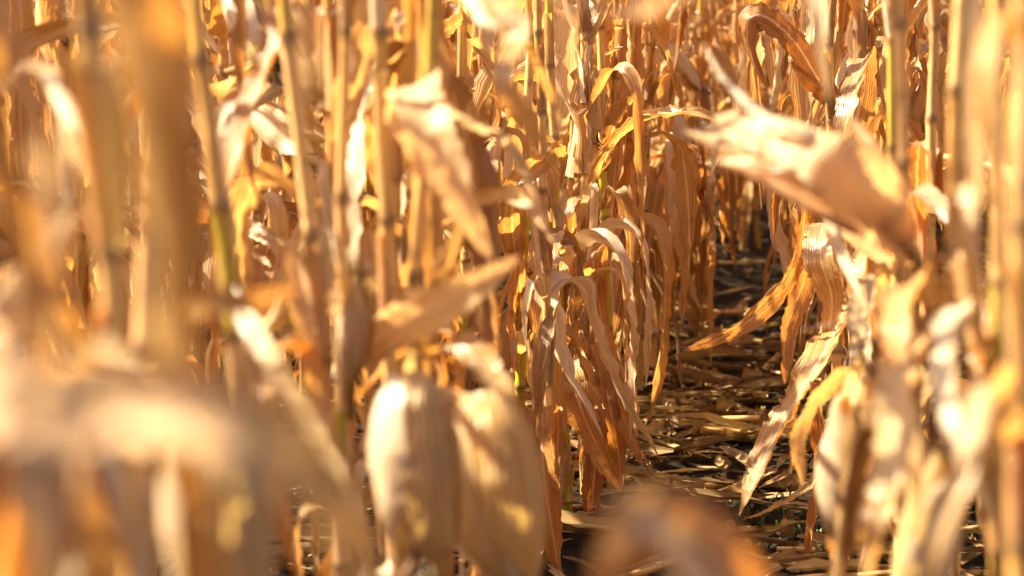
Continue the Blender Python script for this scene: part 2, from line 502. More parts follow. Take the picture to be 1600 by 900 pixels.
def silk_geo(L, rg, n=26):
    g_ = Geo()
    for i in range(n):
        a = rg.uniform(0, 6.28); q = rg.uniform(.02, .06); d = rg.uniform(.2, 1)
        P = np.array([[0, 0, L * .92], [.006 * math.cos(a), .006 * math.sin(a), L], [q * .5 * math.cos(a) * d, q * .5 * math.sin(a) * d, L + q * .5],
                      [q * math.cos(a + .5) * d, q * math.sin(a + .5) * d, L + q * .5 + rg.uniform(-.02, .02)]])
        V, UV = ribbon(catmull(P, 8), (math.sin(a), -math.cos(a), 0.1), rg.uniform(.0006, .0016), .3, None, m=3, fold=0, rg=rg)
        g_.grid(V, UV)
    return g_


ear_bank = []
for i in range(7):
    rg = np.random.default_rng(700 + i)
    L_, rad = rg.uniform(.17, .22), rg.uniform(.023, .030)
    body = ear_body_geo(L_, rad).mesh('ear', M_husk)
    husks = []
    nh = 6
    for j in range(nh):
        husks.append(husk_leaf_geo(L_, rad * (1 + .06 * j), j * 2.4 + rg.uniform(-.3, .3), rg.uniform(.9, 1.6), rg.uniform(.03, .16) * (.12 if i in (0, 3) else 1) if j > 1 else 0.01, rg).mesh('husk_leaf', M_husk if j % 4 else M_pale))
    silk = silk_geo(L_, rg).mesh('silk', M_brown)
    lo = Geo(); lo.add(ear_body_geo(L_, rad * 1.1, 6, 6), np.eye(4))
    lo.add(husk_leaf_geo(L_, rad * 1.15, 1, 1.4, .08, rg, 7, 3), np.eye(4))
    lo.add(husk_leaf_geo(L_, rad * 1.15, 3.5, 1.4, .05, rg, 7, 3), np.eye(4))
    ear_bank.append((body, husks, silk, lo))
ear_lo = [e[3].mesh('ear', M_husk) for e in ear_bank]

rg = np.random.default_rng(42)
tg = Geo()
for i in range(7):
    a = rg.uniform(0, 6.28); q = rg.uniform(.05, .2)
    P = catmull([[0, 0, 0], [q * .3 * math.cos(a), q * .3 * math.sin(a), .12], [q * math.cos(a), q * math.sin(a), .22], [q * 1.4 * math.cos(a), q * 1.4 * math.sin(a), .2]], 8)
    tg.grid(*tube(P, .0022, 4), closed=True)
tassel_me = tg.mesh('tassel', M_rust)


def align_z(d, roll=0.0):
    q = Vector((0, 0, 1)).rotation_difference(Vector(d).normalized())
    return (q @ Quaternion((0, 0, 1), roll)).to_euler()


def add_ear(plant, loc, d, roll, idx=None, scl=1.0, detail=True):
    b = ear_bank[idx if idx is not None else random.randrange(len(ear_bank))]
    if not detail:
        return link('ear', ear_lo[random.randrange(len(ear_lo))], plant, loc, align_z(d, roll), scl)
    e = link('ear', b[0], plant, loc, align_z(d, roll), scl)
    for h in b[1]: link('husk_leaf', h, e)
    link('silk', b[2], e)
    return e


def plant_parts(root, stalk, z_lo, z_hi, rg, detail, ears=True, skip_leaf=.1, face=None):
    me, nodes, pos = stalk[:3]
    ph = rg.uniform(0, 6.28) if face is None else face
    up, n_e = True, 0
    earz = rg.uniform(.75, 1.05)
    for i, z in enumerate(nodes[1:-1]):
        if z < z_lo or z > z_hi or rg.random() < (skip_leaf if z < 1.3 else .68): continue
        a = ph + math.pi * (i % 2) + rg.uniform(-.5, .5)
        p = pos(z)
        if z < .55: want = ('collapse', 'hang', 'hang')
        elif z > 1.5: want = ('arch', 'up', 'hang')
        else: want = ('hang', 'arch', 'hang', 'collapse', 'hang', 'up')
        w = want[rg.integers(len(want))]
        if detail == 2:
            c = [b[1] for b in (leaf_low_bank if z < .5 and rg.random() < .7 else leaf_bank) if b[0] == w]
        else:
            c = leaf_lo
        sc = rg.uniform(.8, 1.15) * (1 if z > .4 else .75)
        if w in ('hang', 'collapse'): sc = min(sc, max(.45, (z + .15) / .62))
        link('leaf', c[rg.integers(len(c))], root, p, (rg.uniform(-.08, .08), rg.uniform(-.08, .08), a), (sc, sc, sc))
        if z_lo == 0 and rg.random() < .85:
            c = [b[1] for b in leaf_bank if b[0] in ('hang', 'collapse')] if detail == 2 else leaf_lo
            sc *= rg.uniform(.7, 1); sc = min(sc, max(.35, (z + .1) / .62))
            link('leaf', c[rg.integers(len(c))], root, p, (rg.uniform(-.1, .1), rg.uniform(-.1, .1), a + rg.uniform(1, 5)), (sc * 1.06, sc * 1.06, sc))
    if ears:
        zz = min(nodes, key=lambda q: abs(q - earz)); a = ph + rg.uniform(-1, 1)
        droop = rg.random()
        el = rg.uniform(.9, 1.25) if droop < .5 else rg.uniform(-1.3, -.6)
        d = Vector((math.cos(a) * math.cos(el), math.sin(a) * math.cos(el), math.sin(el)))
        n_e, up = 1, el > 0
        p = pos(zz) + Vector((math.cos(a), math.sin(a), 0)) * (.012 if el > 0 else .04)
        add_ear(root, p, d, rg.uniform(0, 6), detail=(detail == 2), scl=rg.uniform(.85, 1.1))
        if rg.random() < .35:
            a += 2.6; z2 = min(nodes, key=lambda q: abs(q - earz + .25)); d = Vector((math.cos(a) * .5, math.sin(a) * .5, .86))
            add_ear(root, pos(z2) + Vector((math.cos(a), math.sin(a), 0)) * .012, d, 1, detail=(detail == 2), scl=.85)
            n_e = 2
    return up, n_e


ONES = 'first second third fourth fifth sixth seventh eighth ninth tenth eleventh twelfth thirteenth fourteenth fifteenth sixteenth seventeenth eighteenth nineteenth'.split()
TENS = {20: 'twent', 30: 'thirt', 40: 'fort', 50: 'fift', 60: 'sixt', 70: 'sevent', 80: 'eight', 90: 'ninet'}


def ordinal(n):
    if n < 20: return ONES[n - 1]
    return TENS[n // 10 * 10] + ('ieth' if n % 10 == 0 else 'y-' + ONES[n % 10 - 1])


def row_word(k):
    if k == 0: return 'left edge row of path'
    if k == -1: return 'right edge row of path'
    return '%s row %s of path' % (ordinal(k + 1 if k > 0 else -k), 'left' if k > 0 else 'right')


def corn_plant(x, y, rg, detail, k, num, group, lean=.05):
    stalk = stalk_bank[rg.integers(len(stalk_bank))]
    root = bpy.data.objects.new('corn_plant', None); COL.objects.link(root)
    root.empty_display_size = .1
    root.location = (x, y, float(ground_h(np.array(x), np.array(y))) * (1 if y < 20 else 0))
    root.rotation_euler = (rg.normal(0, lean), rg.normal(0, lean), 0)
    link('stalk', stalk[0], root)
    up, n_ears = plant_parts(root, stalk, .0, 1.65, rg, detail, skip_leaf=.04)
    ly = root.rotation_euler.y
    lw = 'leaning right' if ly > .04 else ('leaning left' if ly < -.04 else 'upright')
    tag(root, '%s corn plant, %s %s ear%s, %s in %s' % (lw, ('one', 'two')[n_ears - 1], 'raised' if up else 'drooping', 's' if n_ears > 1 else '', ordinal(num), row_word(k)), 'corn plant', group)
    link('tassel', tassel_me, root, stalk[2](stalk[1][-1]))
    return root


# ------------------------------------------------------------------ hero plants
def hero_plant(pts, Y, label, rad_px=None, nodes_py=(), Y2=None, seed=1, leaves=(.0, .35), ear=False, top=2.0, group=None, skip=.2, mat=None, green_to=1.2, green_z=.8, upper=True):
    """pts: two (px,py) on the stalk axis in the photo, Y depth"""
    rg = np.random.default_rng(seed)
    A, B = at(*pts[0], Y), at(*pts[1], Y if Y2 is None else Y2)
    if A.z < B.z: A, B = B, A
    d = (A - B).normalized()
    base = B - d * (B.z / d.z)
    root = bpy.data.objects.new('corn_plant', None); COL.objects.link(root); root.empty_display_size = .1
    root.location = base; root.rotation_euler = align_z(d)
    root_m = Matrix.Translation(base) @ align_z(d).to_matrix().to_4x4()
    tag(root, label, 'corn plant', group)
    r = (rad_px or 22) / FPX * Y
    # nodes: those seen, then filled in above and below
    zs = sorted([(at(pts[0][0] + (pts[1][0] - pts[0][0]) * (py - pts[0][1]) / (pts[1][1] - pts[0][1]), py, Y) - base).dot(d) for py in nodes_py]) or [.6]
    lo = zs[0]; down = []
    gap = .14
    while lo - gap > .05: lo -= gap; gap = max(.07, gap * .9); down.append(lo)
    full = down[::-1]
    for a_, b_ in zip(zs, zs[1:] + [None]):
        full.append(a_)
        if b_ is not None:
            k = int(round((b_ - a_) / .16))
            for q in range(1, k): full.append(a_ + (b_ - a_) * q / k)
    z = full[-1]
    while z < top: z += .16; full.append(z)
    g_, pos = stalk_geo(full, r * 1.15, r * .62, 16, rg, bend=.010)
    g_.mi[0] = np.where(g_.v[0][g_.f[0][:, 0], 2] < green_z, 1, 0) if mat else g_.mi[0]
    link('stalk', g_.mesh('stalk', [M_stalk, M_green]), root)
    stalk = (None, full, pos)
    plant_parts(root, stalk, leaves[0], leaves[1], rg, 2, ears=ear, skip_leaf=skip)
    if upper: plant_parts(root, stalk, 1.32, 1.7, rg, 2, ears=False, skip_leaf=.35)
    link('tassel', tassel_me, root, pos(full[-1]))
    for i in range(len(full) - 1):
        if full[i] < .15 or full[i] > 1.45 or rg.random() < .42 or (mat and full[i] < green_to): continue
        q0, q1 = pos(full[i]), pos(full[i + 1]); nn = 12; ss = np.linspace(0, 1, nn) * rg.uniform(.6, .97)
        PP = np.array([list(q0 + (q1 - q0) * float(f)) for f in ss]); a = rg.uniform(0, 6.28)
        rr = r * 1.15 * (1 - .45 * full[i] / full[-1]) * 1.12
        PP += np.array([math.cos(a), math.sin(a), 0]) * (rr + np.linspace(0, .006, nn)[:, None] * rg.uniform(.3, 1.5))
        cs = np.linspace(2.6, rg.uniform(1.2, 2.2), nn)
        gs = Geo(); gs.grid(*ribbon(PP, (-math.sin(a), math.cos(a), 0), rr * cs, cs, None, wave=.0012, m=9, fold=0, crinkle=.0004, rg=rg, ragged=.25, v0=rg.uniform(0, 9)))
        link('sheath', gs.mesh('sheath', [M_husk, M_leaf, M_husk, M_rust, M_pale][rg.integers(5)]), root)
    return root, root_m


def hero_leaf(rt, ctrl, W, S0=(1, 0, 0), curl=.5, tw=(0, 0), wave=.003, mat=None, n=60, prof=None, name='leaf', label=None, curl1=None, fold=.12, seed=0, tip=.75, base=.5, crinkle=.0008):
    """ctrl: list of (px,py,Y); W half width in m; leaf of plant rt"""
    root, M = rt
    rg = np.random.default_rng(int(seed + abs(ctrl[0][0]) * 7 + abs(ctrl[0][1])))
    P = catmull([at(*c) for c in ctrl], n)
    s = np.linspace(0, 1, n)
    if prof is None:
        w = W * np.minimum(1, base + s * (1 - base) / .2) * (1 - s ** 3.2) ** tip
        w = np.maximum(w * (1 + .07 * np.sin(s * 11 + rg.uniform(0, 6)) + .03 * np.sin(s * 37)), .001)
    else:
        w = np.interp(s, *zip(*prof)) * W
    c1 = curl if curl1 is None else curl1
    C = curl + (c1 - curl) * s
    C = np.maximum(C * (1 + .3 * np.sin(s * 7 + rg.uniform(0, 6))), .02)
    T = tw[0] + (tw[1] - tw[0]) * s
    V, UV = ribbon(P, S0, w, C, T, wave=wave * 1.4, m=9, crinkle=crinkle * 1.6, fold=fold, rg=rg, ragged=.3, v0=rg.uniform(0, 9))
    Mi = np.array(M.inverted())
    V = V @ Mi[:3, :3].T + Mi[:3, 3]
    g_ = Geo(); g_.grid(V, UV)
    o = link(name, g_.mesh(name, mat or M_leaf), root)
    if label: o['label'] = label
    return o


def hero_ear(rt, base_px, tip_px, roll=0, idx=0, fat=1.0, shank=True, mat=None):
    """ear from base (px,py,Y) to tip (px,py,Y)"""
    root, M = rt
    a, b = at(*base_px), at(*tip_px)
    Mi = M.inverted(); a, b = Mi @ a, Mi @ b
    d = b - a; L = d.length / .2
    e = add_ear(root, a, d, roll, idx, scl=1.0)
    e.scale = (L * fat, L * fat, L)
    if mat:
        for o_ in [e] + [c_ for c_ in e.children if c_.name.startswith('husk')]:
            o_.data = o_.data.copy(); o_.data.materials.clear(); o_.data.materials.append(mat)
    if not shank: return e
    # short shank back to the stalk
    P = catmull([(0, 0, 0), ((a.x) * .5, a.y * .5, a.z - .03), tuple(a)], 8)
    P[0] = (0, 0, a.z - .04)
    g_ = Geo(); g_.grid(*tube(catmull([(0, 0, a.z - .05), (a.x * .5, a.y * .5, a.z - .02), tuple(a + d * .06)], 8), .007, 8), closed=True)
    link('shank', g_.mesh('shank', M_stalk), root)
    return e

#HEROES_BEGIN
NEARL = 'blurred corn plants close to the camera at the left'
NEARR = 'blurred corn plants close to the camera at the right'
FOC = 'corn plants in sharp focus beside the path'
GO = (0, .3, 1)       # side vector for leaves that run across the view
# left foreground
A = hero_plant([(155, 0), (202, 600)], 1.7, 'nearest blurred corn stalk at left, orange above its dark joint and pale below it', 23, (400,), seed=1, group=NEARL, leaves=(.6, .8))
B = hero_plant([(272, 0), (252, 600)], 1.9, 'wide cream corn stalk second from the left, its lower length brightly sunlit', 21, (268,), seed=2, group=NEARL, leaves=(.3, .6))
C = hero_plant([(308, 0), (352, 430)], 2.3, 'blurred corn stalk leaning right just beside the wide cream stalk', 15, (95,), seed=3, group=NEARL, leaves=(.1, .5))
D = hero_plant([(425, 0), (478, 480)], 2.7, 'yellow green blurred corn stalk with dark joint, leaning right under a long pale sheath', 14, (60, 372), seed=4, group=NEARL, leaves=(.1, .45))
E = hero_plant([(571, 0), (588, 360)], 2.9, 'tan corn stalk of the close pair near the middle, the right one', 13, (52, 350), seed=5, group=NEARL, leaves=(.1, .4))
F = hero_plant([(550, 0), (546, 800)], 2.75, 'corn stalk with bright yellow green foot rising between blurred hanging ears', 10, (50, 565), seed=6, group=NEARL, leaves=(9, 9), mat=M_green, green_to=.76, green_z=.74)
G = hero_plant([(674, 0), (646, 600)], 2.75, 'slim sunlit corn stalk carrying the two big blurred hanging ears', 12, (125, 440), seed=7, group=NEARL, leaves=(.1, .3))
Z0 = hero_plant([(-470, 300), (-500, 800)], 1.05, 'corn plant outside the left edge whose big blurred grey leaf arches in', 30, (), seed=8, leaves=(.3, .5), group=NEARL)
Z1 = hero_plant([(-190, 300), (-170, 800)], 1.35, 'corn plant at the left edge with blurred leaves crossing the lower left corner', 30, (), seed=9, leaves=(9, 9), group=NEARL)
# right foreground
K1 = hero_plant([(1393, 0), (1398, 500)], 3.6, 'slim pale corn stalk left of the leaning one at upper right, bright husk below', 9, (232,), seed=11, group=NEARR, leaves=(.1, .45))
K2 = hero_plant([(1424, 0), (1436, 400)], 2.75, 'corn stalk at right carrying the large ear that points toward the path', 11, (260,), seed=12, group=NEARR, leaves=(.1, .4))
K3 = hero_plant([(1480, 0), (1466, 530)], 2.5, 'sunlit white edged corn stalk with dark joint, right of the large pointing ear', 15, (145, 400), seed=13, group=NEARR, leaves=(.1, .5))
K4 = hero_plant([(1524, 0), (1542, 850)], 2.3, 'tan corn stalk with green foot, second from the right edge', 15, (235, 640), seed=14, group=NEARR, leaves=(.1, .5))
K5 = hero_plant([(1588, 0), (1594, 700)], 1.75, 'wide dull tan corn stalk along the right edge with a dark joint on top', 22, (55,), seed=15, group=NEARR, leaves=(.1, .5))
K7 = hero_plant([(1900, 0), (1900, 700)], 1.35, 'corn plant outside the right edge whose orange leaf tip blurs across the bottom', 26, (55,), seed=16, group=NEARR, leaves=(.3, .6))
# sharp plants
S1 = hero_plant([(817, 240), (812, 640)], 5.1, 'sharp corn stalk with bright green joint length in the middle of the picture', 8, (412,), seed=21, group=FOC, leaves=(0, .55), skip=.1, mat=M_green, green_to=.8, green_z=.8)
S2 = hero_plant([(872, 120), (884, 640)], 5.3, 'sharp corn stalk left of the drooping ear, wrapped in hanging rust leaves', 7.5, (330,), seed=22, group=FOC, leaves=(0, .6), skip=.1, mat=M_green, green_to=.9)
S3 = hero_plant([(934, 0), (950, 560)], 5.6, 'sharp corn stalk whose ear droops with dark silk beside the path', 7.5, (260, 420), seed=23, group=FOC, leaves=(0, .5), skip=.1, mat=M_green, green_to=.9)
S4 = hero_plant([(734, 0), (732, 400)], 5.0, 'sharp thin corn stalk with dark joint at the top middle', 7.5, (122,), seed=24, group=FOC, leaves=(0, .9), skip=.3, upper=False)
S5 = hero_plant([(356, -40), (345, 300)], 4.3, 'sharp corn stalk under opened yellow husks at upper left', 8, (40,), seed=25, group=FOC, leaves=(0, .9), skip=.1, upper=False)
S6 = hero_plant([(1303, 0), (1312, 600)], 5.0, 'sharp corn stalk at the right edge of the path with folded leaves overhanging it', 8, (190,), seed=26, group=FOC, leaves=(0, .35), skip=.2, upper=False)
S7 = hero_plant([(1016, 200), (1021, 590)], 7.15, 'corn stalk standing forward into the path with skirts of hanging leaves', 6.5, (330, 450), seed=27, group=FOC, leaves=(0, 1.3), skip=0, ear=True)
S8 = hero_plant([(990, 150), (985, 560)], 7.3, 'thin corn stalk behind left of the stalk that stands forward into the path', 5.5, (300, 450), seed=28, group=FOC, leaves=(0, 1.3), skip=0, ear=True)
S9 = hero_plant([(1068, 150), (1050, 500)], 8.3, 'thin corn stalk behind right of the stalk that stands forward into the path', 5.5, (300, 450), seed=29, group=FOC, leaves=(0, 1.3), skip=0, ear=True)
T1 = hero_plant([(905, 300), (912, 700)], 5.45, 'sharp thin stalk just right of the one wrapped in rust leaves', 6.5, (380,), seed=31, group=FOC, leaves=(0, 1.2), skip=0)
T2 = hero_plant([(850, 300), (858, 800)], 4.9, 'sharp corn stalk nearest the camera along the left side of the path', 7, (420, 600), seed=32, group=FOC, leaves=(0, .7), skip=0)
T3 = hero_plant([(960, 300), (930, 700)], 6.0, 'thin corn stalk leaning right at the left border of the dark path', 6.5, (420,), seed=33, group=FOC, leaves=(0, 1.1), skip=0)

# --- left foreground leaves
hero_leaf(Z0, [(-480, 640, 1.05), (-150, 600, .85), (80, 625, .76), (270, 615, .73), (430, 670, .72), (530, 800, .75), (610, 1000, .8)], .0165, GO, .6, (.1, .5), .006, M_matte_shade, seed=1)
hero_ear(Z1, (325, 640, 1.5), (352, 985, 1.46), 0.7, 1, 1.5, shank=False)
hero_leaf(Z1, [(-190, 640, 1.35), (60, 600, 1.4), (250, 590, 1.45), (322, 640, 1.5)], .012, GO, .5, (0, .5), .002, M_peach, seed=2)
hero_leaf(Z1, [(-190, 560, 1.35), (-60, 560, 1.2), (40, 640, 1.1), (75, 780, 1.08), (90, 960, 1.08)], .026, (1, 0, .2), .5, (0, .3), .004, M_matte_shade, seed=3)
hero_leaf(Z1, [(-50, 640, 1.35), (10, 500, 1.4), (70, 410, 1.45), (130, 320, 1.5)], .018, (1, 0, -.3), .5, (0, .5), .003, M_leaf, seed=4)
hero_leaf(A, [(203, 720, 1.7), (230, 640, 1.62), (268, 620, 1.6), (270, 700, 1.6), (262, 770, 1.62)], .012, (1, 0, 0), .5, (0, .2), .001, M_pale, seed=5)  # white highlight put in as a pale leaf
hero_leaf(A, [(200, 620, 1.7), (140, 560, 1.65), (110, 545, 1.6), (170, 540, 1.55), (230, 580, 1.5), (260, 640, 1.5)], .010, GO, .4, (0, .3), .002, M_leaf, seed=6)
hero_leaf(B, [(255, 560, 1.9), (280, 500, 1.8), (340, 472, 1.7), (400, 470, 1.7), (470, 450, 1.75)], .013, GO, .5, (0, .3), .002, M_leaf, seed=7)
hero_leaf(C, [(380, 900, 2.3), (300, 760, 2.2), (240, 720, 2.1), (200, 800, 2.1), (190, 930, 2.1)], .022, (1, 0, 0), .6, (0, .3), .002, M_rust, seed=8)
hero_leaf(A, [(160, 100, 1.7), (175, 180, 1.68), (185, 280, 1.68), (190, 390, 1.69)], .013, (1, 0, 0), 1.2, (0, 0), .001, M_husk, seed=9, base=.9, tip=.3)
hero_leaf(B, [(272, -40, 1.9), (278, 60, 1.88), (282, 160, 1.88), (285, 270, 1.88)], .013, (1, 0, 0), 1.3, (0, 0), .001, M_leaf, seed=10, base=.9, tip=.3)
hero_leaf(D, [(455, 375, 2.7), (480, 520, 2.65), (505, 640, 2.65), (520, 820, 2.6)], .015, (1, 0, 0), .7, (0, .4), .003, M_leaf, seed=13)
hero_leaf(D, [(478, 560, 2.7), (430, 540, 2.5), (410, 620, 2.4), (430, 760, 2.4), (480, 940, 2.4)], .024, (1, 0, 0), .5, (0, .4), .003, M_rust, seed=14)
hero_leaf(C, [(352, 440, 2.3), (420, 560, 2.2), (500, 680, 2.15), (560, 800, 2.1), (600, 950, 2.1)], .014, (1, 0, .5), .5, (0, .4), .003, M_leaf, seed=15)
hero_leaf(A, [(178, 330, 1.7), (120, 250, 2.0), (72, 120, 2.2), (20, 115, 2.25), (-20, 200, 2.25)], .012, GO, .5, (0, .4), .003, M_leaf, seed=16)
hero_leaf(A, [(172, 270, 1.7), (125, 200, 2.0), (75, 112, 2.2), (100, 180, 2.2), (105, 300, 2.2), (95, 330, 2.2)], .010, (1, 0, 0), .5, (0, .4), .003, M_pale, seed=17)
# --- middle foreground
hero_leaf(F, [(548, 565, 2.75), (590, 528, 2.72), (660, 490, 2.58), (735, 450, 2.5), (810, 402, 2.45)], .030, (-.5, 0, 1), .3, (0, .1), .003, M_peach, seed=20, base=.35, curl1=.5)
hero_leaf(F, [(548, 560, 2.75), (520, 470, 2.7), (500, 400, 2.68), (515, 360, 2.68), (525, 420, 2.64)], .014, (1, 0, 0), .7, (0, .5), .003, M_pale, seed=21)
hero_ear(F, (548, 590, 2.73), (566, 415, 2.68), 1.0, 2, 1.0)
hero_ear(G, (640, 585, 2.35), (660, 885, 2.3), 0.4, 0, 1.7)
hero_ear(G, (745, 620, 2.5), (800, 910, 2.42), 2.2, 3, 1.65)
hero_leaf(G, [(650, 560, 2.75), (720, 540, 2.7), (770, 610, 2.65), (805, 700, 2.62), (815, 790, 2.6)], .022, (1, 0, .2), .6, (0, .6), .004, M_leaf, seed=22)
hero_leaf(G, [(664, 280, 2.75), (655, 190, 2.72), (645, 135, 2.7), (672, 200, 2.62), (712, 300, 2.6), (768, 405, 2.6)], .036, (1, 0, .3), .4, (0, .3), .004, M_peach, seed=23, base=.3)
hero_leaf(G, [(650, 560, 2.75), (700, 420, 2.7), (735, 300, 2.7), (728, 210, 2.7)], .016, (1, 0, 0), .7, (.1, .6), .003, M_leaf, seed=24)
hero_leaf(G, [(676, -150, 2.75), (735, -60, 2.5), (780, 10, 2.3), (812, 60, 2.25), (790, 125, 2.2), (832, 190, 2.2), (878, 275, 2.2)], .017, (1, 0, .2), .4, (.1, .6), .002, M_leaf, seed=25, base=.8)
hero_leaf(G, [(676, -100, 2.75), (740, -20, 2.5), (762, 30, 2.4), (764, 85, 2.4)], .017, (1, 0, .2), .3, (.5, .5), .001, M_pale, seed=26, base=.8)  # pale leaf colour stands in for a bright highlight
hero_leaf(G, [(672, 160, 2.75), (735, 190, 2.9), (797, 222, 3.1), (835, 300, 3.15), (862, 375, 3.15)], .011, (1, 0, .2), .4, (0, .4), .002, M_pale, seed=28)
hero_leaf(G, [(674, -20, 2.75), (750, 10, 2.95), (825, 70, 3.1), (862, 150, 3.2), (878, 200, 3.2)], .009, (1, 0, .2), .4, (0, .4), .002, M_leaf, seed=29)
hero_leaf(K7, [(1900, 200, 1.35), (1500, -140, 1.4), (1150, -60, 1.5), (1000, 12, 1.6), (840, -8, 1.65)], .012, GO, .4, (0, .4), .002, M_rust, seed=30)
# --- bottom middle
hero_leaf(K7, [(1900, 1400, 1.35), (1500, 1200, 1.25), (1250, 1000, 1.2), (1130, 850, 1.15), (1020, 810, 1.12), (950, 880, 1.12), (940, 980, 1.12)], .024, GO, .5, (0, .5), .003, M_rust, seed=31)
hero_leaf(K7, [(1900, 1400, 1.35), (1400, 1150, 1.3), (1190, 960, 1.2), (1060, 840, 1.1), (985, 800, 1.05), (960, 850, 1.05)], .018, GO, .3, (.8, .9), .003, M_leaf, seed=32)
# --- right foreground
hero_ear(K2, (1418, 372, 2.62), (1150, 225, 2.8), 2.6, 1, .62, mat=M_peach)
hero_leaf(K2, [(1430, 400, 2.75), (1380, 330, 2.6), (1290, 240, 2.55), (1205, 180, 2.6), (1140, 130, 2.7), (1100, 68, 2.8)], .018, (0, .6, 1), .6, (.2, .9), .002, M_pale, seed=40)
hero_leaf(K2, [(1430, 405, 2.75), (1370, 350, 2.6), (1290, 290, 2.5), (1210, 262, 2.5), (1120, 250, 2.55)], .020, (0, .3, 1), .6, (-.2, -.4), .002, M_peach, seed=41)
hero_leaf(K2, [(1432, 400, 2.75), (1400, 330, 2.5), (1300, 250, 2.42), (1200, 205, 2.5), (1115, 182, 2.6)], .040, (.4, 0, 1), .45, (0, .15), .001, M_peach, seed=42, base=.3, fold=.0)
hero_leaf(K2, [(1425, 395, 2.75), (1395, 340, 2.55), (1300, 250, 2.5), (1210, 235, 2.55), (1130, 215, 2.6)], .030, (.4, 0, 1), .5, (0, -.2), .002, M_peach, seed=54, base=.3, fold=.0)
hero_leaf(K2, [(1425, 390, 2.75), (1385, 310, 2.5), (1300, 225, 2.45), (1230, 190, 2.45), (1175, 185, 2.5)], .018, (0, .3, 1), .5, (.3, .6), .003, M_pale, seed=55, base=.3)
hero_leaf(K2, [(1425, 400, 2.75), (1390, 350, 2.5), (1310, 300, 2.45), (1240, 262, 2.45), (1170, 255, 2.5)], .016, (0, .3, 1), .5, (-.3, -.6), .003, M_leaf, seed=56, base=.3)
hero_leaf(K2, [(1145, 225, 2.75), (1118, 220, 2.75), (1110, 270, 2.75), (1114, 340, 2.75)], .006, (1, 0, 0), .8, (0, 2), .004, M_brown, name='silk', seed=57)
hero_leaf(K2, [(1430, 400, 2.75), (1410, 320, 2.6), (1370, 240, 2.6), (1330, 180, 2.65)], .014, (1, 0, .3), .5, (0, .4), .002, M_rust, seed=43)
hero_leaf(K1, [(1396, 420, 3.6), (1340, 370, 3.5), (1295, 325, 3.4), (1320, 400, 3.35), (1348, 470, 3.3)], .017, (1, 0, .2), .4, (.2, .6), .002, M_pale, seed=44)
hero_ear(K1, (1330, 840, 2.95), (1364, 560, 2.85), 0.2, 4, 1.2)
hero_leaf(K1, [(1398, 600, 3.6), (1360, 560, 3.7), (1290, 605, 3.8), (1245, 680, 3.8), (1255, 760, 3.8)], .028, (1, 0, .2), .4, (.1, .5), .003, M_leaf, seed=45)
hero_leaf(K1, [(1398, 520, 3.6), (1370, 430, 3.4), (1350, 480, 3.3), (1345, 560, 3.2), (1320, 650, 3.2)], .024, (1, 0, .2), .6, (.1, .5), .004, M_leaf, seed=46)
hero_ear(K3, (1425, 960, 2.3), (1478, 700, 2.25), 1.7, 5, 1.2)
hero_leaf(K3, [(1466, 480, 2.5), (1430, 440, 2.4), (1410, 500, 2.3), (1425, 620, 2.25), (1440, 760, 2.2)], .026, (1, 0, .2), .5, (.1, .7), .004, M_leaf, seed=58)
hero_leaf(K3, [(1466, 420, 2.5), (1500, 400, 2.4), (1530, 500, 2.3), (1520, 640, 2.25)], .02, (1, 0, .2), .5, (.1, .7), .004, M_leaf, seed=59)
hero_leaf(K3, [(1466, 520, 2.5), (1420, 560, 2.3), (1400, 680, 2.15), (1380, 800, 2.1), (1350, 930, 2.1)], .026, (1, 0, .2), .5, (.1, .5), .004, M_leaf, seed=47)
hero_leaf(K4, [(1535, 560, 2.3), (1510, 480, 2.2), (1480, 540, 2.1), (1500, 680, 2.0), (1560, 820, 2.0)], .018, (1, 0, .2), .5, (.1, .5), .003, M_pale, seed=48)
hero_leaf(K4, [(1528, 330, 2.3), (1520, 180, 2.25), (1528, 60, 2.2), (1520, -60, 2.2)], .011, (1, 0, 0), .5, (.1, .2), .001, M_pale, seed=49)
hero_leaf(K4, [(1540, 640, 2.3), (1520, 420, 2.2), (1505, 290, 2.15), (1525, 400, 2.1), (1535, 560, 2.1)], .009, (1, 0, 0), .5, (.1, .2), .002, M_leaf, seed=50)
hero_leaf(K5, [(1592, 700, 1.75), (1560, 600, 1.7), (1530, 650, 1.6), (1500, 780, 1.55), (1440, 930, 1.55)], .017, (1, 0, .2), .5, (.1, .5), .003, M_leaf, seed=51)
hero_leaf(K5, [(1588, 60, 1.75), (1560, 30, 1.7), (1545, 110, 1.65), (1560, 330, 1.65), (1580, 480, 1.65)], .012, (1, 0, .2), .5, (.1, .5), .002, M_rust, seed=52)
hero_leaf(K1, [(1397, 330, 3.6), (1440, 300, 3.5), (1490, 360, 3.4), (1500, 480, 3.4)], .014, (1, 0, .2), .5, (.1, .5), .002, M_leaf, seed=53)
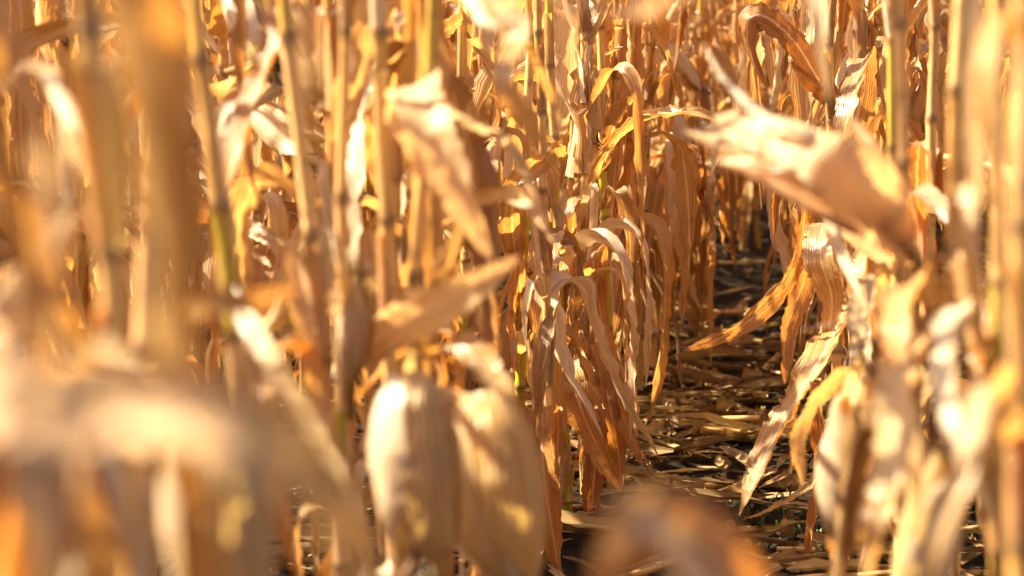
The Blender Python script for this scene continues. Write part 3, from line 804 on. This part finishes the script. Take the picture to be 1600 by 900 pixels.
# --- sharp leaves over the path, right
hero_leaf(S6, [(1308, 330, 5.0), (1262, 300, 5.1), (1250, 380, 5.1), (1222, 450, 5.05), (1150, 515, 4.95), (1068, 548, 4.9)], 0.030, (1, 0, .3), 0.49, (.0, 0.3), .003, M_rust, seed=60, tip=.6)
hero_leaf(S6, [(1308, 400, 5.0), (1275, 370, 5.1), (1255, 440, 5.1), (1228, 520, 5.05), (1226, 600, 5.0)], 0.035, (1, 0, .1), 0.56, (.1, 0.40), .004, M_rust, seed=61, tip=.6)
hero_leaf(S6, [(1325, 470, 5.0), (1290, 545, 4.7), (1238, 635, 4.65), (1192, 720, 4.6), (1155, 805, 4.55)], 0.046, (1, 0, .5), 0.35, (0, 0.1), .003, M_rust, seed=62)
hero_leaf(S6, [(1306, 160, 5.0), (1282, 130, 5.0), (1245, 70, 5.0), (1200, 28, 5.0), (1170, 30, 5.0), (1172, 80, 5.0), (1198, 138, 5.0)], 0.035, (1, 0, -.5), 0.42, (.1, 0.72), .003, M_rust, seed=63)
hero_leaf(S6, [(1300, 130, 5.0), (1230, 55, 5.05), (1188, 22, 5.05), (1204, 80, 5.0), (1206, 152, 5.0)], 0.018, (1, 0, -.2), 0.42, (.1, 0.72), .003, M_leaf, seed=64)
hero_leaf(S6, [(1310, 420, 5.0), (1290, 350, 4.9), (1282, 400, 4.8), (1300, 470, 4.8), (1290, 540, 4.8)], 0.041, (1, 0, 0), 0.35, (0, 0.24), .003, M_leaf, seed=65)
hero_leaf(S6, [(1312, 600, 5.0), (1280, 620, 4.9), (1285, 720, 4.9), (1270, 820, 4.9), (1262, 900, 4.9)], 0.024, (1, 0, 0), 0.63, (0, 0.80), .004, M_rust, seed=66)
hero_leaf(S6, [(1312, 640, 5.0), (1290, 690, 4.9), (1265, 760, 4.9), (1200, 800, 4.8), (1160, 812, 4.8)], 0.016, (1, 0, .5), 0.63, (0, 0.80), .003, M_leaf, seed=67)
hero_leaf(S6, [(1306, 260, 5.0), (1340, 180, 5.0), (1350, 90, 5.0), (1325, 180, 4.9), (1300, 300, 4.9)], 0.041, (1, 0, .2), 0.42, (0, 0.48), .003, M_leaf, seed=68)
# --- sharp leaves, left side of the path
hero_leaf(S3, [(945, 420, 5.6), (925, 390, 5.5), (940, 500, 5.45), (965, 620, 5.4), (1005, 728, 5.35)], 0.036, (1, 0, .1), 0.49, (.1, 0.40), .004, M_rust, seed=70, tip=.6)
hero_leaf(S3, [(950, 560, 5.6), (935, 540, 5.5), (950, 620, 5.4), (965, 700, 5.4), (972, 770, 5.4)], 0.032, (1, 0, .1), 0.63, (.1, 0.24), .004, M_rust, seed=71)
hero_leaf(S2, [(884, 600, 5.3), (890, 570, 5.15), (905, 630, 5.1), (935, 700, 5.1), (972, 768, 5.1)], 0.046, (1, 0, .4), 0.63, (.1, 0.24), .004, M_rust, seed=72)
hero_leaf(S2, [(878, 400, 5.3), (860, 370, 5.1), (850, 470, 5.0), (865, 580, 5.0), (885, 680, 5.0)], 0.038, (1, 0, 0), 0.49, (.1, 0.24), .004, M_leaf, seed=73)
hero_leaf(T2, [(858, 700, 4.9), (845, 640, 4.8), (848, 720, 4.75), (862, 820, 4.75), (880, 930, 4.75)], 0.041, (1, 0, 0), 0.56, (.1, 0.40), .004, M_rust, seed=74)
hero_leaf(T1, [(912, 650, 5.4), (925, 640, 5.3), (930, 720, 5.3), (925, 800, 5.3), (938, 860, 5.3)], 0.034, (1, 0, 0), 0.63, (.1, 0.64), .004, M_rust, seed=75)
hero_ear(S3, (922, 105, 5.5), (932, 232, 5.45), 0.4, 6, 1.0)
hero_leaf(S3, [(940, 280, 5.6), (960, 200, 5.5), (1000, 140, 5.5), (1028, 100, 5.5)], 0.030, (1, 0, .5), 0.42, (.1, 0.64), .003, M_leaf, seed=76)
hero_leaf(S3, [(948, 480, 5.6), (925, 430, 5.4), (905, 430, 5.3), (935, 395, 5.3), (945, 380, 5.3)], 0.019, (1, 0, .5), 0.42, (.1, 0.64), .003, M_leaf, seed=77)
hero_leaf(S4, [(733, 140, 5.0), (712, 180, 4.9), (698, 240, 4.9), (720, 230, 4.9)], 0.035, (1, 0, .3), 0.35, (.1, 0.64), .003, M_rust, seed=78)
hero_leaf(S4, [(733, 20, 5.0), (700, 45, 4.9), (640, 75, 4.8), (590, 112, 4.8), (540, 160, 4.8)], 0.022, (.2, 0, 1), 0.35, (.1, 0.40), .002, M_leaf, seed=79)
hero_leaf(S4, [(733, 330, 5.0), (700, 290, 4.9), (640, 262, 4.8), (600, 255, 4.8)], 0.014, (.2, 0, 1), 0.35, (.1, 0.40), .002, M_pale, seed=80)
hero_leaf(S4, [(733, 400, 5.0), (690, 350, 4.9), (650, 325, 4.8), (612, 285, 4.8)], 0.008, (.2, 0, 1), 0.35, (.1, 0.40), .002, M_pale, seed=81)
hero_leaf(S1, [(815, 470, 5.1), (800, 330, 4.9), (830, 260, 4.8), (855, 250, 4.8), (800, 300, 4.8)], 0.030, (1, 0, .2), 0.49, (.1, 0.72), .003, M_leaf, seed=82)
# --- sharp group, upper left
hero_leaf(S5, [(352, 60, 4.3), (400, -60, 4.2), (445, -10, 4.15), (495, 110, 4.1), (530, 190, 4.1), (552, 270, 4.1)], 0.049, (1, 0, .3), 0.24, (.1, 0.24), .003, M_rust, seed=90, base=.8)
hero_ear(S5, (362, -25, 4.1), (440, 115, 4.0), 1.2, 2, 1.5)
hero_ear(S5, (475, 85, 4.1), (352, 172, 4.0), 2.0, 4, 1.2)
hero_ear(S5, (395, 160, 4.2), (492, 252, 4.1), 0.6, 5, 1.4)
hero_leaf(S5, [(350, 300, 4.3), (362, 335, 4.1), (410, 365, 4.0), (465, 382, 4.0)], 0.024, (.3, 0, 1), 0.42, (.1, 0.40), .003, M_pale, seed=91, tip=.9)
hero_leaf(S5, [(350, 340, 4.3), (300, 320, 4.2), (240, 285, 4.1), (205, 220, 4.1)], 0.030, (.3, 0, 1), 0.56, (.1, 0.40), .004, M_rust, seed=92)
hero_leaf(S5, [(350, 420, 4.3), (390, 390, 4.2), (410, 420, 4.15), (400, 470, 4.1)], 0.030, (1, 0, .1), 0.42, (.1, 0.40), .004, M_rust, seed=93)

S10 = hero_plant([(1338, 0), (1346, 600)], 5.35, 'sharp stalk right behind the one with folded overhanging leaves, partly hidden by the pointing ear', 8, (210,), seed=34, group=FOC, leaves=(0, 1.2), skip=.1, ear=True)
hero_leaf(S3, [(942, 330, 5.6), (965, 300, 5.5), (985, 380, 5.5), (970, 470, 5.5), (955, 540, 5.5)], .022, (1, 0, 0), .5, (0, .6), .004, M_weather_shade, seed=101)
hero_leaf(S1, [(816, 560, 5.1), (800, 520, 5.0), (795, 600, 4.95), (812, 700, 4.95), (825, 830, 4.95)], .024, (1, 0, 0), .5, (0, .6), .004, M_leaf, seed=102)
hero_leaf(T1, [(908, 480, 5.4), (895, 440, 5.3), (885, 500, 5.3), (905, 590, 5.3), (915, 660, 5.3)], .028, (1, 0, 0), .5, (0, .7), .004, M_weather_shade, seed=103)
hero_leaf(T2, [(852, 470, 4.9), (835, 440, 4.8), (822, 520, 4.8), (835, 620, 4.8), (832, 720, 4.8)], .016, (1, 0, 0), .4, (0, 1.4), .003, M_pale, seed=104)
hero_leaf(S7, [(1018, 250, 7.1), (1080, 230, 7.0), (1120, 290, 7.0), (1130, 380, 7.0), (1152, 400, 7.0)], .020, (1, 0, 0), .5, (0, .7), .004, M_rust, seed=105)
hero_leaf(S7, [(1018, 330, 7.1), (985, 330, 7.0), (972, 420, 7.0), (960, 530, 7.0)], .022, (1, 0, 0), .5, (0, .7), .004, M_weather_shade, seed=106)

hero_leaf(S9, [(1066, 200, 8.2), (1100, 190, 8.0), (1135, 260, 7.9), (1140, 350, 7.9), (1150, 420, 7.9)], .026, (1, 0, 0), .5, (0, .7), .004, M_weather_shade, seed=111)
hero_leaf(S9, [(1064, 260, 8.2), (1085, 250, 8.0), (1095, 340, 7.9), (1090, 440, 7.9)], .026, (1, 0, 0), .5, (0, .7), .004, M_weather_shade, seed=112)
hero_leaf(S7, [(1019, 400, 7.1), (1035, 380, 7.0), (1045, 460, 7.0), (1038, 560, 7.0)], .022, (1, 0, 0), .5, (0, .7), .004, M_weather_shade, seed=113)
hero_leaf(S10, [(1342, 260, 5.3), (1290, 200, 5.5), (1240, 230, 5.7), (1215, 300, 5.7), (1210, 370, 5.7)], .022, (1, 0, 0), .5, (0, .7), .004, M_rust, seed=114)

S11 = hero_plant([(1003, 200), (1000, 575)], 6.9, 'thin corn stalk close beside the stalk that stands forward, hidden in brown leaves', 5.5, (330, 450), seed=41, group=FOC, leaves=(0, 1.3), skip=0, ear=True)
S12 = hero_plant([(1040, 180), (1036, 560)], 7.6, 'thin corn stalk with curled brown skirt just behind the stalk that stands forward', 5.5, (330, 450), seed=42, group=FOC, leaves=(0, 1.3), skip=0, ear=True)
S13 = hero_plant([(1090, 150), (1078, 450)], 9.0, 'corn stalk nearest the dark far end of the path, left side', 5, (330,), seed=43, group=FOC, leaves=(0, 1.3), skip=0, ear=True)
hero_leaf(S12, [(1038, 280, 7.5), (1070, 270, 7.4), (1085, 350, 7.4), (1075, 440, 7.4), (1090, 500, 7.4)], .024, (1, 0, 0), .5, (0, .9), .004, M_weather_shade, seed=121)
hero_leaf(S12, [(1038, 350, 7.5), (1020, 340, 7.4), (1010, 420, 7.4), (1000, 520, 7.4)], .024, (1, 0, 0), .5, (0, .9), .004, M_weather_shade, seed=122)
hero_leaf(S11, [(1001, 380, 6.8), (985, 370, 6.8), (975, 450, 6.8), (968, 560, 6.8)], .020, (1, 0, 0), .5, (0, .9), .004, M_weather_shade, seed=123)

K8 = hero_plant([(1442, 200), (1436, 700)], 4.2, 'half hidden corn stalk behind the slim pale stalks at right', 9, (330,), seed=51, group=NEARR, leaves=(.5, 1.2), skip=.2)
K9 = hero_plant([(1404, 200), (1408, 700)], 4.6, 'half hidden corn stalk at right, behind the bright upright husk', 9, (400,), seed=52, group=NEARR, leaves=(.75, 1.2), skip=.3)
hero_leaf(K9, [(1406, 500, 4.6), (1375, 480, 4.4), (1350, 560, 4.3), (1340, 680, 4.3), (1322, 800, 4.3)], .03, (1, 0, 0), .5, (0, .5), .004, M_leaf, seed=131)
hero_leaf(K9, [(1406, 420, 4.6), (1370, 390, 4.4), (1345, 420, 4.3), (1340, 520, 4.3)], .028, (1, 0, 0), .5, (0, .5), .004, M_leaf, seed=132)
hero_leaf(K8, [(1438, 560, 4.2), (1400, 520, 4.1), (1385, 620, 4.0), (1372, 760, 4.0), (1340, 900, 4.0)], .03, (1, 0, 0), .5, (0, .5), .004, M_rust, seed=133)
hero_leaf(S2, [(882, 250, 5.3), (862, 225, 5.2), (846, 290, 5.1), (852, 370, 5.1)], .020, (1, 0, 0), .5, (0, .6), .004, M_leaf, seed=134)
hero_leaf(S1, [(817, 260, 5.1), (790, 200, 5.0), (770, 260, 4.9), (775, 380, 4.9), (768, 450, 4.9)], .026, (1, 0, 0), .5, (0, .6), .004, M_leaf, seed=135)
hero_leaf(T1, [(908, 330, 5.4), (925, 290, 5.3), (928, 340, 5.3), (915, 420, 5.3)], .014, (1, 0, 0), .5, (0, .9), .004, M_pale, seed=136)

hero_ear(Z1, (105, 640, 1.42), (120, 960, 1.38), 2.7, 4, 1.5, shank=False)
hero_leaf(K7, [(1900, 1400, 1.35), (1350, 1150, 1.2), (1130, 930, 1.1), (1040, 840, 1.05), (990, 815, 1.04)], .012, (0, .3, 1), .3, (0, .2), .002, M_pale, seed=140)  # pale tip painted in for the blurred bright highlight
crng = np.random.default_rng(77)
for j in range(26):
    px, Yq = crng.uniform(960, 1128), crng.uniform(6.9, 8.4)
    y0 = crng.uniform(190, 400); dy = min(crng.uniform(120, 230), 575 - y0); dr = crng.uniform(-14, 18)
    own = min((S7, S8, S9, S11, S12), key=lambda q: abs(q[0].location.x / q[0].location.y - (px - 800) / FPX))
    sx = 800 + FPX * own[0].location.x / own[0].location.y
    hero_leaf(own, [(sx, y0 + 45, own[0].location.y), (px - dr * .3, y0, Yq), (px + dr * .4, y0 + dy * .35, Yq), (px + dr, y0 + dy * .7, Yq), (px + dr * 1.6, y0 + dy, Yq)], crng.uniform(.010, .026),
              (1, crng.uniform(-.6, .6), 0), crng.uniform(.4, 1.1), (0, crng.uniform(-1.6, 1.6)), .004, (M_weather_shade, M_weather_shade, M_rust, M_leaf)[j % 4], n=34, seed=200 + j)

#HEROES_END

# ------------------------------------------------------------------ rows of corn
G_FAR = {0: 'corn plants of the row along the left edge of the path', 1: 'corn plants of the second row left of the path', -1: 'corn plants of the row along the right edge of the path'}
START = {0: 3.2, -1: 5.2, 1: .5}
slots = []
for k in range(-4, 10):
    y = 1.2 if k not in START else START[k]
    rg = np.random.default_rng(900 + k)
    y += rg.uniform(0, .1)
    while y < 27:
        x = row_x(k, y) + rg.normal(0, .02)
        lim_l, lim_r = -.2118 * y - (1.1 if y > 1.5 else 1.5), .2118 * y + 1.4
        if lim_l < x < lim_r and (y > 1.5 or k == 1) and not (k == 0 and 3.72 < y < 5.8) and not (k == -1 and 4.55 < y < 5.25):
            vis = -.2118 * y - .15 < x < .2118 * y + .15
            slots.append((y, k, x, vis))
        y += rg.uniform(.15, .23) if y < 14 else rg.uniform(.2, .3)
for y in np.arange(9.7, 13.0, .16):          # extra plants added to close the path and deepen its darkness
    slots.append((float(y), 50, float(path_x(y)) + float(rng.uniform(-.3, .3)), True))
for y in (.32, .52, .72, .93, 1.15, 1.4):       # row beside the camera, outside the frame: shades the nearest leaves
    slots.append((y, 0, row_x(0, y) - .06, False))
slots.sort()
n_ind = 0
rowc = {}
outc = {}
far = Geo()
for y, k, x, vis in slots:
    rg = np.random.default_rng(int(y * 1000) + k)
    hid = not vis
    if n_ind < 268 and k != 50 and (vis or y < 9) and x < .2118 * y + .45:
        n_ind += 1
        det = 2 if y < 10.5 else 1
        if k >= 0:
            nm = ['row on the left edge of the bare path', 'second row left of the bare path', 'third row left of the bare path', 'fourth row left of the bare path'][k] if k < 4 else 'rows deep at the far left of the field'
        else:
            nm = 'row on the right edge of the bare path' if k == -1 else 'rows beyond the right edge of the path'
        if vis:
            rowc[k] = rowc.get(k, 0) + 1
            corn_plant(x, y, rg, det, k, rowc[k], 'corn plants in the ' + nm)
        else:
            side = 'left' if x < 0 else 'right'
            pl = corn_plant(x, y, rg, det, k, 1, 'corn plants just outside the %s edge of the picture' % side)
            outc[side] = outc.get(side, 0) + 1
            pl['label'] = pl['label'].split(',')[0] + ',' + pl['label'].split(',')[1] + ', %s outside the %s edge of the picture' % (ordinal(outc[side]), side)
    elif vis or y > 9 or x > .2118 * y + .45:
        if hid and y > 14: continue
        st = stalk_bank[rg.integers(14)]
        rot = Matrix.Translation((x, y, 0)) @ Matrix.Rotation(rg.normal(0, .05), 4, 'X') @ Matrix.Rotation(rg.normal(0, .05), 4, 'Y')
        far.add(st[3], rot, 1)
        ph = rg.uniform(0, 6)
        for i, z in enumerate(st[1][2:-2]):
            if z > 1.6: break
            if rg.random() < .08: continue
            lg = leaf_geo_lo[rg.integers(24)]; s = rg.uniform(.8, 1.15)
            far.add(lg, rot @ Matrix.Translation((0, 0, z)) @ Matrix.Rotation(ph + i * math.pi + rg.uniform(-.5, .5), 4, 'Z') @ Matrix.Scale(s, 4), 0)
        el = rg.uniform(.6, 2.9)
        far.add(ear_bank[rg.integers(7)][3], rot @ Matrix.Translation((0, 0, rg.uniform(.75, 1.0))) @ Matrix.Rotation(ph, 4, 'Z') @ Matrix.Rotation(el, 4, 'Y'), 2)
o = link('far_corn', far.mesh('far_corn', [M_leaf, M_stalk, M_husk]))
tag(o, 'outlying rows of dry corn blurring together at the back of the field', 'corn', kind='stuff')
print('plants', n_ind, 'slots', len(slots), 'far verts', far.n)

# ------------------------------------------------------------------ litter on the ground
lit_bank = []
for i in range(20):
    rg = np.random.default_rng(1200 + i)
    n = 16; s = np.linspace(0, 1, n); L_ = rg.uniform(.3, .8) if i < 15 else rg.uniform(.03, .09)
    az = np.cumsum(rg.normal(0, .05, n))
    P = np.stack([np.cumsum(np.cos(az)) * L_ / n, np.cumsum(np.sin(az)) * L_ / n, .010 + .010 * np.abs(np.sin(s * rg.uniform(1, 3.5) + rg.uniform(0, 3)))], -1)
    P -= P.mean(0) * np.array([1, 1, 0])
    w = rg.choice([rg.uniform(.004, .012), rg.uniform(.012, .032)]) * (1 - (2 * s - 1) ** 4 * .8) * (1 + .2 * np.sin(s * 9))
    V, UV = ribbon(P, (0, 1, .1), w, rg.uniform(.2, 1.2), np.cumsum(rg.normal(0, .15, n)), wave=.0015 if L_ > .1 else 0, m=5, crinkle=.0022, rg=rg, v0=rg.uniform(0, 9))
    g_ = Geo(); g_.grid(V, UV); lit_bank.append(g_)
for i in range(5):
    rg = np.random.default_rng(1300 + i)
    L_ = rg.uniform(.12, .5)
    P = np.stack([np.linspace(-L_ / 2, L_ / 2, 6), rg.normal(0, .004, 6), np.full(6, .012)], -1)
    g_ = Geo(); g_.grid(*tube(P, rg.uniform(.005, .010), 8, np.linspace(.1, 2.8, 6)), closed=True); lit_bank.append(g_)
lit_me = [g_.mesh('dry_leaf_on_ground' if i < 20 else 'stalk_piece', M_litter if i < 20 else M_stalk) for i, g_ in enumerate(lit_bank)]
rg = np.random.default_rng(5)
lit = Geo()


def lit_m(x, y, lift=0):
    z = float(ground_h(np.array(x), np.array(y)))
    return Matrix.Translation((x, y, z + lift)) @ Matrix.Rotation(rg.choice([rg.uniform(0, 6.28), rg.normal(.2, .5), rg.normal(3.0, .5)]), 4, 'Z') @ Matrix.Rotation(rg.normal(0, .12), 4, 'Y') @ Matrix.Rotation(rg.normal(0, .3), 4, 'X')


n_l = 0
fc = {}
while n_l < 5600:
    y = 3 + 13 * rg.random() ** .8; x = rg.uniform(-.22 * y - .3, .22 * y + .3)
    r_ = (x - path_x(y)) / ROW_SP
    cl = .5 + .5 * math.sin(x * 5 + 1.3) * math.sin(y * 4.1 + 2)
    if rg.random() > .2 + .8 * cl or (abs(r_) > .28 and rg.random() < .45) or (abs(r_) < .5 and y < 5.65 and rg.random() < .55) or (.15 < r_ < .5 and rg.random() < .25) or (abs(r_) < .5 and y > 7.6 and rg.random() < .9): continue  # litter thinned on the far path, dark soil stands in for shade
    if abs(r_) < .45 and (5.25 < y < 5.62 or 8.3 < y < 9.2) and rg.random() < .8: continue      # bare dark soil
    i = rg.integers(25)
    if rg.random() < .55: i = rg.integers(20)
    if rg.random() < .45: i = rg.integers(15, 20)
    lit.add(lit_bank[i], lit_m(x, y, rg.uniform(0, .022)) @ Matrix.Scale(rg.uniform(.6, 1.1), 4), 0 if i < 20 else 1)
    n_l += 1
tag(link('leaf_litter', lit.mesh('leaf_litter', [M_litter, M_stalk])), 'mat of fallen dry corn leaves covering the dark soil', 'leaf litter', kind='stuff')
for j, y in enumerate(sorted(rg.uniform(4.6, 8.5, 50))):
    x = float(path_x(y)) + rg.uniform(-.3, .36); i = int(rg.integers(25))
    o = link('fallen_leaf' if i < 20 else 'stalk_piece', lit_me[i])
    o.matrix_world = lit_m(x, y, rg.uniform(.015, .035)) @ Matrix.Scale(rg.uniform(.75, 1.15), 4)
    a_ = o.matrix_world.to_euler().z; lw = 'crosswise' if abs(math.cos(a_)) > .75 else ('along the path' if abs(math.cos(a_)) < .4 else 'aslant')
    big = o.dimensions.x
    fc[i < 20] = fc.get(i < 20, 0) + 1
    sz = 'long' if big > .35 else ('short' if big < .2 else 'medium')
    if i < 20: tag(o, '%s dry leaf fallen %s, %s fallen leaf up the path' % (sz, lw, ordinal(fc[True])), 'fallen leaf', 'fallen corn leaves lying on the path')
    else: tag(o, '%s broken stalk piece lying %s, %s stalk piece up the path' % (sz, lw, ordinal(fc[False])), 'stalk piece', 'broken stalk pieces lying on the path')
# a few green weeds
wg = Geo()
for j in range(200):
    c = rg.integers(9)
    cx, cy = [(.62, 5.15), (.72, 5.3), (.55, 5.5), (.70, 4.95), (.2, 5.6), (.66, 5.2), (.64, 5.05), (.60, 5.35), (.5, 7.6)][c]
    x, y = cx + rg.normal(0, .04), cy + rg.normal(0, .05); z = float(ground_h(np.array(x), np.array(y))); a = rg.uniform(0, 6.28); l = rg.uniform(.01, .028)
    P = catmull([(x, y, z), (x + l * .4 * math.cos(a), y + l * .4 * math.sin(a), z + l), (x + l * math.cos(a), y + l * math.sin(a), z + l * 1.1)], 4)
    wg.grid(*ribbon(P, (math.sin(a), -math.cos(a), 0), np.array([.0012, .003, .003, .0005]), .3, m=3, rg=rg))
tag(link('green_weeds', wg.mesh('green_weeds', M_weed)), 'tiny green weeds sprouting from the dark soil of the path', 'weeds', kind='stuff')
